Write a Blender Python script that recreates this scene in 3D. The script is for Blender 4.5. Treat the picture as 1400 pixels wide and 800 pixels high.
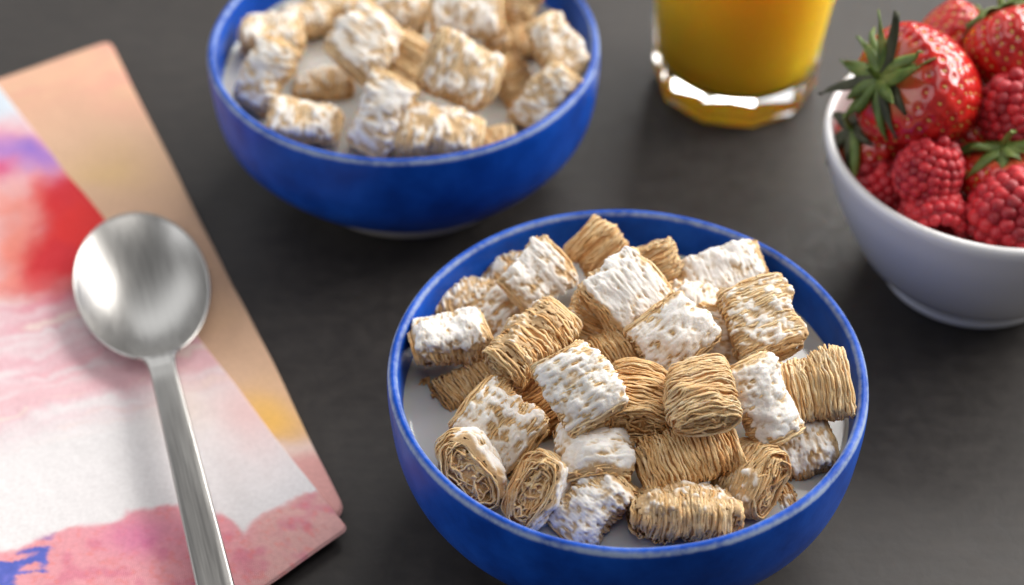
import bpy, math, random
import numpy as np
from mathutils import Vector, Matrix

random.seed(7)
for o in list(bpy.data.objects):
    bpy.data.objects.remove(o)
SC = bpy.context.scene
COL = SC.collection

# ------------------------------------------------------------------ camera
CAM_H, PITCH, FPX = 0.448, 0.75695, 2440.0          # metres, radians, focal length in photo pixels (1400 wide)
cam_d = bpy.data.cameras.new('camera')
cam = bpy.data.objects.new('camera', cam_d)
COL.objects.link(cam)
cam.location = (0, 0, CAM_H)
cam.rotation_euler = (math.pi / 2 - PITCH, 0, 0)
cam_d.sensor_width = 36.0
cam_d.lens = FPX / 1400 * 36
cam_d.clip_start, cam_d.clip_end = 0.01, 20
cam_d.dof.use_dof = True
cam_d.dof.focus_distance = 0.522
cam_d.dof.aperture_fstop = 6.4
cam_d.dof.aperture_blades = 0
SC.camera = cam

# ------------------------------------------------------------------ room light
W = bpy.data.worlds.new('World')
SC.world = W
W.use_nodes = True
bg = W.node_tree.nodes['Background']
bg.inputs[0].default_value = (0.98, 0.98, 1.0, 1)
bg.inputs[1].default_value = 0.16


def area(name, loc, aim, sx, sy, watts, col):
    d = bpy.data.lights.new(name, 'AREA')
    d.shape = 'RECTANGLE'
    d.size, d.size_y, d.energy, d.color = sx, sy, watts, col
    o = bpy.data.objects.new(name, d)
    COL.objects.link(o)
    o.location = loc
    o.rotation_euler = (Vector(aim) - Vector(loc)).to_track_quat('-Z', 'Y').to_euler()
    return o


area('window_light', (1.40, 1.05, 1.00), (0.05, 0.42, 0.03), 1.3, 1.1, 45, (1.0, 0.97, 0.93))
area('fill_light', (-1.25, 0.25, 0.75), (0.0, 0.42, 0.03), 1.1, 1.0, 5.5, (0.95, 0.97, 1.0))

area('overhead_fill', (0.10, 0.20, 1.45), (0.03, 0.42, 0.0), 1.0, 0.8, 4.5, (1.0, 0.985, 0.965))  # added overhead fill, lifts the wheat faces turned up to the viewer
area('back_window_light', (0.55, 1.75, 1.15), (0.0, 0.45, 0.03), 0.8, 0.7, 18, (1.0, 0.975, 0.94))
area('far_sheen_light', (-1.0, 2.0, 1.0), (-0.1, 0.5, 0.0), 1.6, 0.8, 5, (0.96, 0.98, 1.0))  # added weak area light, puts a sheen on the far left of the table

SC.view_settings.view_transform = 'Standard'
SC.view_settings.look = 'None'
SC.view_settings.exposure = 0.18
SC.view_settings.gamma = 1.0
SC.render.engine = 'CYCLES'
SC.cycles.max_bounces = 20
SC.cycles.diffuse_bounces = 8
SC.cycles.glossy_bounces = 8
SC.cycles.transmission_bounces = 16
SC.cycles.sample_clamp_indirect = 20.0
SC.cycles.use_denoising = True

RIM = 0.062                                          # rim height of the bowls
MILK_Z = 0.0465
FRONT = (0.0350, 0.3774)
BACK = (-0.0400, 0.5458)
WHITE = (0.1690, 0.4870)
CT, ST = math.cos(PITCH), math.sin(PITCH)
RV = np.array([1.0, 0, 0])
UV_ = np.array([0, ST, CT])
VV = np.array([0, -CT, ST])


def at(u, v, z):
    """point of the real scene at height z seen at photo pixel u, v"""
    a, b = (u - 700) / FPX, -(v - 400) / FPX
    d = np.array([a, CT + b * ST, -ST + b * CT])
    s = (z - CAM_H) / d[2]
    return np.array([d[0] * s, d[1] * s, z])


def frame(a, t, r):
    """orientation: a = screen angle of the long axis, t = its tilt to the viewer, r = roll of the flat side"""
    a, t, r = map(math.radians, (a, t, r))
    X = math.cos(t) * (math.cos(a) * RV + math.sin(a) * UV_) + math.sin(t) * VV
    Zv = VV - X * np.dot(VV, X)
    Zv /= np.linalg.norm(Zv)
    Yv = np.cross(Zv, X)
    Z = math.cos(r) * Zv + math.sin(r) * Yv
    Y = np.cross(Z, X)
    return Matrix(((X[0], Y[0], Z[0]), (X[1], Y[1], Z[1]), (X[2], Y[2], Z[2])))


# ------------------------------------------------------------------ numpy noise
def _h(i, j, k, s):
    with np.errstate(over='ignore'):
        n = (i.astype(np.uint32) * np.uint32(374761393) + j.astype(np.uint32) * np.uint32(668265263)
             + k.astype(np.uint32) * np.uint32(2246822519) + np.uint32((s * 3266489917) & 0xffffffff))
        n = (n ^ (n >> np.uint32(13))) * np.uint32(1274126177)
        n = (n ^ (n >> np.uint32(16))) * np.uint32(2654435761)
        n = n ^ (n >> np.uint32(15))
    return (n & np.uint32(0xffff)).astype(np.float64) / 32767.5 - 1.0


def vnoise(P, seed=0):
    P = np.asarray(P, float)
    F = np.floor(P)
    f = P - F
    f = f * f * f * (f * (f * 6 - 15) + 10)
    I = F.astype(np.int64)
    i, j, k = I[..., 0], I[..., 1], I[..., 2]
    x, y, z = f[..., 0], f[..., 1], f[..., 2]
    c = 0
    for dx in (0, 1):
        wx = x if dx else 1 - x
        for dy in (0, 1):
            wy = y if dy else 1 - y
            for dz in (0, 1):
                wz = z if dz else 1 - z
                c = c + wx * wy * wz * _h(i + dx, j + dy, k + dz, seed)
    return c


def fbm(P, seed=0, o=3):
    P = np.asarray(P, float)
    s, a, t = 0, 1.0, 0
    for n in range(o):
        s = s + a * vnoise(P * 2 ** n + 17.3 * n, seed + n)
        t += a
        a *= 0.5
    return s / t


def sstep(a, b, x):
    t = np.clip((x - a) / (b - a), 0, 1)
    return t * t * (3 - 2 * t)


# ------------------------------------------------------------------ mesh helpers
def mesh_from(name, V, Q, smooth=True, attrs=None, colors=None):
    """V (n,3); Q (m,k) polygons of one size, or a list of such arrays"""
    V = np.asarray(V, np.float32)
    Qs = [np.asarray(q, np.int32) for q in (Q if isinstance(Q, list) else [Q]) if len(q)]
    me = bpy.data.meshes.new(name)
    me.vertices.add(len(V))
    me.vertices.foreach_set('co', V.ravel())
    tot = np.concatenate([np.full(len(q), q.shape[1], np.int32) for q in Qs])
    loops = np.concatenate([q.ravel() for q in Qs])
    start = np.concatenate([[0], np.cumsum(tot)[:-1]]).astype(np.int32)
    me.loops.add(len(loops))
    me.loops.foreach_set('vertex_index', loops)
    me.polygons.add(len(tot))
    me.polygons.foreach_set('loop_start', start)
    me.polygons.foreach_set('use_smooth', np.full(len(tot), smooth))
    me.update(calc_edges=True)
    for k, v in (attrs or {}).items():
        a = me.attributes.new(k, 'FLOAT', 'POINT')
        a.data.foreach_set('value', np.asarray(v, np.float32))
    for k, v in (colors or {}).items():
        a = me.attributes.new(k, 'FLOAT_COLOR', 'POINT')
        a.data.foreach_set('color', np.asarray(v, np.float32).ravel())
    me.validate()
    return me


def link(name, me, mat=None, parent=None):
    o = bpy.data.objects.new(name, me)
    COL.objects.link(o)
    if mat is not None and not me.materials:
        me.materials.append(mat)
    if parent is not None:
        o.parent = parent
    return o


def tag(o, label=None, cat=None, group=None, kind=None):
    for k, v in (('label', label), ('category', cat), ('group', group), ('kind', kind)):
        if v:
            o[k] = v
    return o


def empty(name, loc=(0, 0, 0), rot=None):
    o = bpy.data.objects.new(name, None)
    o.empty_display_size = 0.01
    COL.objects.link(o)
    M = (rot or Matrix.Identity(3)).to_4x4()
    M.translation = Vector(loc)
    o.matrix_world = M
    return o


def grid_faces(nu, nv, wrap_u=False, wrap_v=False, base=0):
    """vertex (i,j) has index i*nv+j"""
    i = np.arange(nu if wrap_u else nu - 1)
    j = np.arange(nv if wrap_v else nv - 1)
    I, J = np.meshgrid(i, j, indexing='ij')
    I2, J2 = (I + 1) % nu, (J + 1) % nv
    return np.stack([I * nv + J, I2 * nv + J, I2 * nv + J2, I * nv + J2], -1).reshape(-1, 4) + base


def lathe(prof, n=128, wob=None):
    prof = np.asarray(prof, float)
    ph = np.linspace(0, 2 * np.pi, n, endpoint=False)
    V = np.stack([prof[:, 0, None] * np.cos(ph), prof[:, 0, None] * np.sin(ph),
                  np.repeat(prof[:, 1, None], n, 1)], -1)
    if wob is not None:
        V = V + wob(V)
    F = grid_faces(len(prof), n, wrap_v=True)
    return V.reshape(-1, 3), F[:, ::-1]


def smooth_prof(pts, n):
    """Catmull-Rom through the profile points"""
    P = np.asarray(pts, float)
    P = np.vstack([2 * P[0] - P[1], P, 2 * P[-1] - P[-2]])
    out = []
    seg = len(P) - 3
    for s in range(seg):
        t = np.linspace(0, 1, n, endpoint=(s == seg - 1))[:, None]
        p0, p1, p2, p3 = P[s:s + 4]
        out.append(0.5 * (2 * p1 + (p2 - p0) * t + (2 * p0 - 5 * p1 + 4 * p2 - p3) * t ** 2
                          + (3 * p1 - p0 - 3 * p2 + p3) * t ** 3))
    o = np.vstack(out)
    o[:, 0] = np.maximum(o[:, 0], 0)
    return o


# ------------------------------------------------------------------ materials
class NT:
    def __init__(self, name):
        self.m = bpy.data.materials.new(name)
        self.m.use_nodes = True
        self.t = self.m.node_tree
        self.p = self.t.nodes['Principled BSDF']

    def n(self, kind, **kw):
        x = self.t.nodes.new(kind)
        for k, v in kw.items():
            if k.startswith('_'):
                setattr(x, k[1:], v)
            else:
                x.inputs[k.replace('__', ' ')].default_value = v
        return x

    def l(self, a, b):
        self.t.links.new(a, b)

    def set(self, **kw):
        for k, v in kw.items():
            self.p.inputs[k.replace('__', ' ')].default_value = v
        return self

    def ramp(self, src, stops):
        r = self.n('ShaderNodeValToRGB')
        e = r.color_ramp.elements
        while len(e) < len(stops):
            e.new(0.5)
        for x, (p, c) in zip(e, stops):
            x.position = p
            x.color = (*c, 1) if len(c) == 3 else c
        self.l(src, r.inputs[0])
        return r.outputs[0]

    def noise(self, scale, detail=3, rough=0.55, co='Object', dist=0.0):
        tc = self.n('ShaderNodeTexCoord')
        x = self.n('ShaderNodeTexNoise', Scale=scale, Detail=detail, Roughness=rough, Distortion=dist)
        self.l(tc.outputs[co], x.inputs['Vector'])
        return x.outputs[0]

    def mix(self, f, a, b, mode='MIX'):
        x = self.n('ShaderNodeMix', _data_type='RGBA', _blend_type=mode)
        for s, v in ((x.inputs[0], f), (x.inputs[6], a), (x.inputs[7], b)):
            if isinstance(v, (int, float)):
                s.default_value = v
            elif isinstance(v, tuple):
                s.default_value = (*v, 1)
            else:
                self.l(v, s)
        return x.outputs[2]

    def math(self, op, a, b=0.0):
        x = self.n('ShaderNodeMath', _operation=op)
        for s, v in ((x.inputs[0], a), (x.inputs[1], b)):
            if isinstance(v, (int, float)):
                s.default_value = v
            else:
                self.l(v, s)
        return x.outputs[0]

    def bump(self, h, strength, dist):
        b = self.n('ShaderNodeBump', Strength=strength, Distance=dist)
        self.l(h, b.inputs['Height'])
        self.l(b.outputs[0], self.p.inputs['Normal'])
        return self


def mat_table():
    k = NT('dark_slate')
    a = k.noise(9, 5, 0.6)
    b = k.noise(160, 4, 0.65, dist=0.4)
    tc = k.n('ShaderNodeTexCoord')
    mp = k.n('ShaderNodeMapping', Scale=(60, 240, 60))
    k.l(tc.outputs['Object'], mp.inputs[0])
    st = k.n('ShaderNodeTexNoise', Scale=1.0, Detail=3)
    k.l(mp.outputs[0], st.inputs['Vector'])
    c = k.ramp(a, [(0.3, (0.030, 0.0262, 0.0238)), (0.7, (0.041, 0.0360, 0.0328))])
    c2 = k.ramp(b, [(0.3, (0.55, 0.55, 0.56)), (0.5, (0.95, 0.95, 0.95)), (0.72, (1.5, 1.47, 1.43))])
    c = k.mix(0.42, c, c2, 'MULTIPLY')
    c3 = k.ramp(st.outputs[0], [(0.35, (0.8, 0.8, 0.8)), (0.65, (1.2, 1.2, 1.2))])
    c = k.mix(0.35, c, c3, 'MULTIPLY')
    k.l(c, k.p.inputs['Base Color'])
    r = k.ramp(b, [(0.3, (0.46,) * 3), (0.7, (0.58,) * 3)])
    k.l(r, k.p.inputs['Roughness'])
    k.set(Specular__IOR__Level=0.30)
    return k.bump(b, 0.25, 0.0005).m


def mat_glaze():
    k = NT('cobalt_glaze')
    at_ = k.n('ShaderNodeAttribute', _attribute_name='edge')
    n1 = k.noise(70, 4, 0.6)
    n2 = k.noise(420, 3, 0.6)
    base = k.ramp(n1, [(0.3, (0.003, 0.046, 0.31)), (0.5, (0.005, 0.069, 0.43)), (0.7, (0.009, 0.094, 0.53))])
    nz = k.math('MULTIPLY', k.math('SUBTRACT', n1, 0.5), 1.5)
    nz2 = k.math('MULTIPLY', k.math('SUBTRACT', n2, 0.5), 0.7)
    e = k.math('MULTIPLY', at_.outputs['Fac'], k.math('ADD', k.math('ADD', 1.0, nz), k.math('MULTIPLY', nz2, 2.0)))
    f = k.ramp(e, [(0.22, (0, 0, 0)), (0.80, (1, 1, 1))])
    k.l(k.mix(k.math('MULTIPLY', f, 0.85), base, (0.36, 0.44, 0.58)), k.p.inputs['Base Color'])
    k.set(Roughness=0.36, Coat__Weight=0.0, Specular__IOR__Level=0.14)
    return k.bump(n2, 0.10, 0.0006).m


def mat_shred():
    k = NT('toasted_wheat')
    a = k.n('ShaderNodeAttribute', _attribute_name='tone')
    n = k.noise(900, 3, 0.6)
    v = k.math('ADD', a.outputs['Fac'], k.math('MULTIPLY', k.math('SUBTRACT', n, 0.5), 0.45))
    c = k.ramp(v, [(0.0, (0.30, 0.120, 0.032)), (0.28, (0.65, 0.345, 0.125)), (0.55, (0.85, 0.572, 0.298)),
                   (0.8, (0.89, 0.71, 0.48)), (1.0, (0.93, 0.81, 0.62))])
    k.l(c, k.p.inputs['Base Color'])
    k.set(Roughness=0.55, Subsurface__Weight=0.25, Subsurface__Scale=0.0012, Specular__IOR__Level=0.35)
    k.p.inputs['Subsurface Radius'].default_value = (1.0, 0.55, 0.25)
    n2 = k.noise(2200, 4, 0.7)
    return k.bump(n2, 0.7, 0.0005).m


def mat_frost():
    k = NT('sugar_frosting')
    a = k.n('ShaderNodeAttribute', _attribute_name='thick')
    n = k.noise(1300, 3, 0.6)
    v = k.math('ADD', a.outputs['Fac'], k.math('MULTIPLY', k.math('SUBTRACT', n, 0.5), 0.35))
    c = k.ramp(v, [(0.0, (0.56, 0.37, 0.19)), (0.22, (0.64, 0.48, 0.31)), (0.50, (0.74, 0.67, 0.58)), (0.80, (0.80, 0.77, 0.735))])
    k.l(c, k.p.inputs['Base Color'])
    k.set(Roughness=0.62, Subsurface__Weight=0.5, Subsurface__Scale=0.0014, Specular__IOR__Level=0.28)
    k.p.inputs['Subsurface Radius'].default_value = (1.0, 0.8, 0.6)
    n2 = k.noise(1500, 4, 0.65)
    return k.bump(n2, 0.45, 0.0005).m


def mat_simple(name, col, rough, **kw):
    k = NT(name)
    k.set(Base__Color=(*col, 1), Roughness=rough, **kw)
    return k


def mat_print():
    k = NT('printed_cotton')
    a = k.n('ShaderNodeAttribute', _attribute_name='print')
    n = k.noise(700, 3, 0.6)
    f = k.ramp(n, [(0.3, (0.93, 0.92, 0.92)), (0.7, (1.05, 1.05, 1.05))])
    k.l(k.mix(1.0, a.outputs['Color'], f, 'MULTIPLY'), k.p.inputs['Base Color'])
    tc = k.n('ShaderNodeTexCoord')
    ws = []
    for dr in ('X', 'Y'):
        w = k.n('ShaderNodeTexWave', Scale=520.0, Distortion=1.2, _bands_direction=dr)
        w.inputs['Detail'].default_value = 1
        k.l(tc.outputs['Object'], w.inputs['Vector'])
        ws.append(w.outputs['Fac'])
    k.set(Roughness=0.85, Specular__IOR__Level=0.2, Sheen__Weight=0.15)
    return k.bump(k.math('ADD', ws[0], ws[1]), 0.35, 0.0003).m


M_TABLE, M_GLAZE, M_SHRED, M_FROST, M_PRINT = mat_table(), mat_glaze(), mat_shred(), mat_frost(), mat_print()
M_BISQUE = mat_simple('bare_stoneware', (0.55, 0.52, 0.47), 0.6).m
_k = mat_simple('milk', (0.46, 0.445, 0.415), 0.12, Subsurface__Weight=0.4, Subsurface__Scale=0.004, Specular__IOR__Level=0.5)
M_MILK = _k.m
_k = mat_simple('white_glaze', (0.82, 0.81, 0.805), 0.16, Coat__Weight=0.3, Coat__Roughness=0.05)
M_WHITE = _k.bump(_k.noise(40, 2), 0.04, 0.001).m


def mat_steel():
    k = NT('brushed_steel')
    tc = k.n('ShaderNodeTexCoord')
    mp = k.n('ShaderNodeMapping', Scale=(40, 1500, 300))
    k.l(tc.outputs['Object'], mp.inputs[0])
    n = k.n('ShaderNodeTexNoise', Scale=1.0, Detail=4)
    k.l(mp.outputs[0], n.inputs['Vector'])
    k.l(k.ramp(n.outputs[0], [(0.3, (0.43, 0.415, 0.395)), (0.7, (0.53, 0.515, 0.49))]), k.p.inputs['Base Color'])
    k.l(k.ramp(n.outputs[0], [(0.3, (0.28,) * 3), (0.7, (0.36,) * 3)]), k.p.inputs['Roughness'])
    k.set(Metallic=1.0)
    return k.bump(n.outputs[0], 0.08, 0.0002).m


M_STEEL = mat_steel()


# ------------------------------------------------------------------ table
def slab(name, x0, x1, y0, y1, z0, z1, mat):
    V = [(x, y, z) for z in (z0, z1) for y in (y0, y1) for x in (x0, x1)]
    F = [(0, 2, 3, 1), (4, 5, 7, 6), (0, 1, 5, 4), (2, 6, 7, 3), (0, 4, 6, 2), (1, 3, 7, 5)]
    return link(name, mesh_from(name, V, np.array(F), smooth=False), mat)


tag(slab('table_top', -1.0, 1.0, -0.3, 1.25, -0.03, 0.0, M_TABLE), kind='structure')


# ------------------------------------------------------------------ blue bowls
BODY = [(0.0430, 0.0080), (0.0485, 0.0092), (0.0571, 0.0162), (0.0645, 0.0239), (0.0695, 0.0315), (0.0716, 0.0391), (0.0724, 0.0468), (0.0728, 0.0540),
        (0.0727, 0.0592), (0.0722, 0.0610), (0.0713, 0.0619), (0.0703, 0.0618), (0.0695, 0.0608),
        (0.0690, 0.0585), (0.0687, 0.0535), (0.0676, 0.042), (0.0640, 0.030), (0.0575, 0.0205), (0.047, 0.0150),
        (0.030, 0.0130), (0.012, 0.0126), (0.0, 0.0125)]


def inner_r(z):
    p = np.array([b for b in BODY[12:]])
    return float(np.interp(z, p[::-1, 1], p[::-1, 0]))


def blue_bowl(x, y, label, rz, seed):
    root = empty('cereal_bowl', (x, y, 0), Matrix.Rotation(rz, 3, 'Z'))
    tag(root, label, 'bowl', 'blue cereal bowls')
    pr = smooth_prof(BODY, 7)

    def wob(V):
        d = fbm(V / 0.03, seed, 2) * 0.00035
        r = V.copy()
        r[..., 2] = 0
        r /= np.maximum(np.linalg.norm(r, axis=-1, keepdims=True), 1e-6)
        return r * d[..., None]
    V, F = lathe(pr, 192, wob)
    # thin glaze at the lip: pale where the glaze runs off the two edges of the rim
    s = np.cumsum(np.r_[0, np.hypot(*np.diff(pr, axis=0).T)])
    lip = s[np.argmax(pr[:, 1])]
    dd = s - lip
    e = (0.44 * np.exp(-((dd - 0.0014) / 0.0009) ** 2) + 0.62 * np.exp(-((dd + 0.0018) / 0.0009) ** 2)
         + 0.17 * np.exp(-(dd / 0.004) ** 2))
    me = mesh_from('glazed_body', V, F, attrs={'edge': np.repeat(e, 192)})
    link('glazed_body', me, M_GLAZE, root)
    fp = [(0.0455, 0.0092), (0.0440, 0.0078), (0.0431, 0.0040), (0.0426, 0.0010), (0.0416, 0.0), (0.0375, 0.0),
          (0.0365, 0.0010), (0.0355, 0.0070), (0.030, 0.0085), (0.0, 0.0085)]
    V, F = lathe(fp, 128)
    link('foot_ring', mesh_from('foot_ring', V, F), M_BISQUE, root)
    return root


blue_bowl(*FRONT, 'cobalt blue glazed cereal bowl heaped with wheat squares, in the foreground', 0.4, 11)
blue_bowl(*BACK, 'cobalt blue glazed cereal bowl at the back beside the napkin, cut by the top edge', 2.1, 23)


def milk(x, y, label):
    R = inner_r(MILK_Z) + 0.0004
    pr = [(0.0, 0), (0.02, 0), (0.04, 0), (0.055, 0), (R - 0.0030, 0), (R - 0.0018, 0.00008), (R - 0.0010, 0.00022),
          (R - 0.0003, 0.0006), (R + 0.0001, 0.0010), (R + 0.0002, -0.004), (inner_r(0.03) - 0.0002, -0.0165), (0.0, -0.030)]
    V, F = lathe(pr, 128)
    o = link('milk', mesh_from('milk', V, F[:, ::-1]), M_MILK)
    o.location = (x, y, MILK_Z)
    tag(o, label, 'milk', 'milk in the blue bowls')


milk(*FRONT, 'white milk around the wheat squares in the front blue bowl')
milk(*BACK, 'white milk around the wheat squares in the back blue bowl')


# ------------------------------------------------------------------ shredded wheat pieces
def superell(ph, a, b, n=2.7):
    c, s = np.cos(ph), np.sin(ph)
    return np.sign(c) * np.abs(c) ** (2 / n) * a, np.sign(s) * np.abs(s) ** (2 / n) * b


class Pillow:
    """a rolled pillow of shreds: u along its axis (-1..1), ph round it, d = depth below the surface (m)"""

    def __init__(s, L, Wd, T, seed):
        rng = np.random.RandomState(seed)
        s.h, s.a, s.b, s.seed = L / 2, Wd / 2, T / 2, seed
        s.bend = rng.uniform(-0.0012, 0.0010)
        s.skew = rng.uniform(-0.10, 0.10)
        s.tw = rng.uniform(-0.10, 0.10)
        s.pinch = rng.uniform(0.16, 0.42)
        s.sh = rng.uniform(-0.0008, 0.0008)
        s.taper = rng.uniform(-0.08, 0.08)
        s.ne = rng.uniform(2.2, 2.8)

    def pos(s, u, ph, d):
        au = np.abs(u)
        pz = 1 - s.pinch * au ** 3.2
        pw = (1 - 0.05 * au ** 4) * (1 + s.taper * u)
        a = np.maximum(s.a * pw - d, 0.0012)
        b = np.maximum(s.b * pz - d, 0.0004)
        y, z = superell(ph, a, b, s.ne)
        x = u * s.h + s.skew * y
        P0 = np.stack([x, y, z], -1)
        q = fbm(P0 / 0.0075, s.seed * 7 + 1, 2)
        g = 1 + 0.20 * q + 0.07 * vnoise(P0 / 0.0036, s.seed * 7 + 4)
        y, z = y * g, z * g + s.bend * u * u * 1.5 + s.sh * np.sin(2.2 * u + 1.0)
        t = s.tw * u
        return np.stack([x + 0.0007 * fbm(P0 / 0.006 + 9, s.seed * 7 + 2, 2), y * np.cos(t) - z * np.sin(t),
                         y * np.sin(t) + z * np.cos(t)], -1)

    def nrm(s, u, ph, d):
        e = 0.02
        A = s.pos(u, ph + e, d) - s.pos(u, ph - e, d)
        B = s.pos(u + e, ph, d) - s.pos(u - e, ph, d)
        N = np.cross(A, B)
        N = N / np.maximum(np.linalg.norm(N, axis=-1, keepdims=True), 1e-12)
        out = np.stack([0 * u, np.cos(ph) * 0 + s.pos(u, ph, d)[..., 1], s.pos(u, ph, d)[..., 2]], -1)
        sg = np.sign((N * out).sum(-1, keepdims=True))
        return N * np.where(sg == 0, 1, sg)


def tubes(C, Nn, rad, sides):
    """C (n,m,3) centre lines, Nn outward normals, rad (n,m)"""
    n, m = C.shape[:2]
    T = np.gradient(C, axis=1)
    T /= np.maximum(np.linalg.norm(T, axis=-1, keepdims=True), 1e-12)
    B = np.cross(T, Nn)
    B /= np.maximum(np.linalg.norm(B, axis=-1, keepdims=True), 1e-12)
    N2 = np.cross(B, T)
    th = np.linspace(0, 2 * np.pi, sides, endpoint=False)
    V = (C[:, :, None] + rad[:, :, None, None] * (np.cos(th)[:, None] * N2[:, :, None] * 0.74
                                                   + np.sin(th)[:, None] * B[:, :, None] * 1.30))
    F = grid_faces(m, sides, wrap_v=True)
    F = (F[None] + (np.arange(n) * m * sides)[:, None, None]).reshape(-1, 4)
    return V.reshape(-1, 3), F


def shred_mesh(pl, seed, tone, lod=1.0, M=None):
    rng = np.random.RandomState(seed + 500)
    L = pl.h * 2
    pitch = 0.00063
    n = int(L / pitch)
    us = np.linspace(-0.97, 0.97, n) + rng.uniform(-0.3, 0.3, n) * 0.97 * 2 / n
    Vs, Fs, At = [], [], []
    base = 0
    nend = 5

    def batch(u0, turns, m, sides, r0, d0, dpt):
        nonlocal base
        k = len(u0)
        start = rng.uniform(0, 2 * np.pi, k)
        # keep roll seam of neighbours close together
        start = rng.uniform(0, 2 * np.pi) + rng.uniform(-0.5, 0.5, k)
        t = np.linspace(0, 1, m)[None] * turns[:, None] * 2 * np.pi
        ph = start[:, None] + t
        idx = np.arange(k)[:, None] + rng.randint(1000)
        Pn = np.stack([np.cos(ph) * 1.3 + 0 * idx, np.sin(ph) * 1.3 + t * 0.13, idx * 0.35 + 0 * ph], -1)
        Ph = np.stack([np.cos(ph) * 4 + 0 * idx, np.sin(ph) * 4 + t * 0.4, idx * 1.7 + 0 * ph], -1)
        du = (0.055 * vnoise(Pn * 0.9, seed) + 0.030 * vnoise(Ph, seed + 3)
              + (rng.uniform(-1, 1, k) * 0.035)[:, None] * np.sin(ph + rng.uniform(0, 6, k)[:, None])) * (0.0125 / pl.h)
        lay = t / (2 * np.pi)
        sgn = np.sign(u0)[:, None]
        dish = np.clip(lay - 0.6, 0, 4)
        u = u0[:, None] + du - sgn * dish * 0.045 * (0.011 / pl.h) * (0.4 + 0.8 * rng.rand(k))[:, None]
        u = np.clip(u, -1.06, 1.06)
        d = d0 + dpt * lay * (1 + 0.55 * vnoise(Pn * 1.4 + 5, seed + 5)) + 0.00022 * vnoise(Ph * 1.3, seed + 8) \
            + (rng.uniform(-1, 1, k) * 0.00022)[:, None] + 0.0001 * np.clip(lay, 0, 1) ** 2 \
            + 0.0008 * np.clip(lay, 0, 5) * vnoise(Ph * 0.7 + 3, seed + 77)
        C = pl.pos(u, ph, d)
        out = np.stack([0 * u, C[..., 1], C[..., 2] * (pl.a / pl.b)], -1)
        out /= np.maximum(np.linalg.norm(out, axis=-1, keepdims=True), 1e-9)
        ends = np.minimum(1, np.minimum(np.arange(m), m - 1 - np.arange(m)) / 2.0)[None]
        Pq = np.stack([np.cos(ph) * 13 + 0 * idx, np.sin(ph) * 13 + t, idx * 1.7 + 0 * ph], -1)
        C = C + out * (0.00014 * vnoise(Pq + 3, seed + 91))[..., None]
        C[..., 0] += 0.00016 * vnoise(Pq + 7, seed + 92)
        rad = r0 * (0.88 + 0.30 * vnoise(Ph * 0.8 + 11, seed + 9) + 0.26 * vnoise(Pq, seed + 93)) * (0.85 + 0.3 * rng.rand(k))[:, None] * (0.25 + 0.75 * ends)
        V, F = tubes(C, out, rad, sides)
        Vs.append(V)
        Fs.append(F + base)
        base += len(V)
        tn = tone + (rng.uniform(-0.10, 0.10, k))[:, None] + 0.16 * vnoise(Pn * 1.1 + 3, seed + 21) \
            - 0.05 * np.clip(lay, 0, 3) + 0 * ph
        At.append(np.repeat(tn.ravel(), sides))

    mid = us[nend:-nend]
    batch(mid, np.where(rng.rand(len(mid)) < .28, rng.uniform(.5, .9, len(mid)), rng.uniform(1.0, 1.25, len(mid))), int(54 * lod), 5, 0.00036, 0.0003, 0.0002)
    # a second, looser set of finer shreds lying slightly askew on top of the first
    k2 = max(4, int(n * 1.1))
    batch(rng.uniform(-0.9, 0.9, k2), rng.uniform(0.15, 0.6, k2), int(26 * lod), 4, 0.00030, -0.00006, 0.0003)
    e = np.concatenate([us[:nend], us[-nend:]])
    e = e + rng.uniform(-0.02, 0.035, len(e)) * np.sign(e)
    e = np.concatenate([e, e * 1.0 + rng.uniform(-0.03, 0.03, len(e))])
    turns = np.concatenate([np.full(nend * 2, 3.1), np.full(nend * 2, 2.4)]) + rng.uniform(-0.5, 0.4, nend * 4)
    batch(e, turns, int(62 * lod), 5, 0.00038, 0.0002, 0.00175)
    # webbing: short shreds crossing the open ends
    nw = 44
    m = int(9 * lod) + 4
    sg = np.where(np.arange(nw) % 2, 1.0, -1.0)
    a0, a1 = rng.uniform(0, 6.28, nw), rng.uniform(0, 6.28, nw)
    q0, q1 = np.sqrt(rng.uniform(0.05, 0.8, nw)), np.sqrt(rng.uniform(0.05, 0.8, nw))
    tt = np.linspace(0, 1, m)[None]
    yy = (q0 * np.cos(a0))[:, None] * (1 - tt) + (q1 * np.cos(a1))[:, None] * tt
    zz = (q0 * np.sin(a0))[:, None] * (1 - tt) + (q1 * np.sin(a1))[:, None] * tt
    Pw = np.stack([tt * 4 + 0 * yy, np.arange(nw)[:, None] * 3.1 + 0 * yy, 0 * yy], -1)
    C = np.stack([sg[:, None] * pl.h * (0.955 - 0.14 * rng.rand(nw)[:, None]) + pl.skew * yy * pl.a + 0.0008 * vnoise(Pw, seed + 95),
                  yy * pl.a * 0.88 + 0.0019 * vnoise(Pw + 9, seed + 96),
                  zz * pl.b * (1 - pl.pinch) * 0.9 + 0.0017 * vnoise(Pw + 19, seed + 97)], -1)
    rd = 0.00040 * (0.8 + 0.4 * vnoise(Pw * 3, seed + 98))
    V, F = tubes(C, np.broadcast_to(np.array([1.0, 0, 0]), C.shape), rd, 5)
    Vs.append(V)
    Fs.append(F + base)
    base += len(V)
    At.append(np.repeat((tone - 0.02 + 0.15 * vnoise(Pw * 0.7, seed + 99)).ravel(), 5))
    # solid heart so that no light passes straight through
    U = np.linspace(-0.84, 0.84, 16)
    PH = np.linspace(0, 2 * np.pi, 28, endpoint=False)
    UU, PP = np.meshgrid(U, PH, indexing='ij')
    C = pl.pos(UU, PP, 0.00085 + 0.0022 * sstep(0.6, 0.84, np.abs(UU)))
    V = C.reshape(-1, 3)
    F = grid_faces(16, 28, wrap_v=True)
    c0, c1 = C[0].mean(0), C[-1].mean(0)
    V = np.vstack([V, c0, c1])
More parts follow.
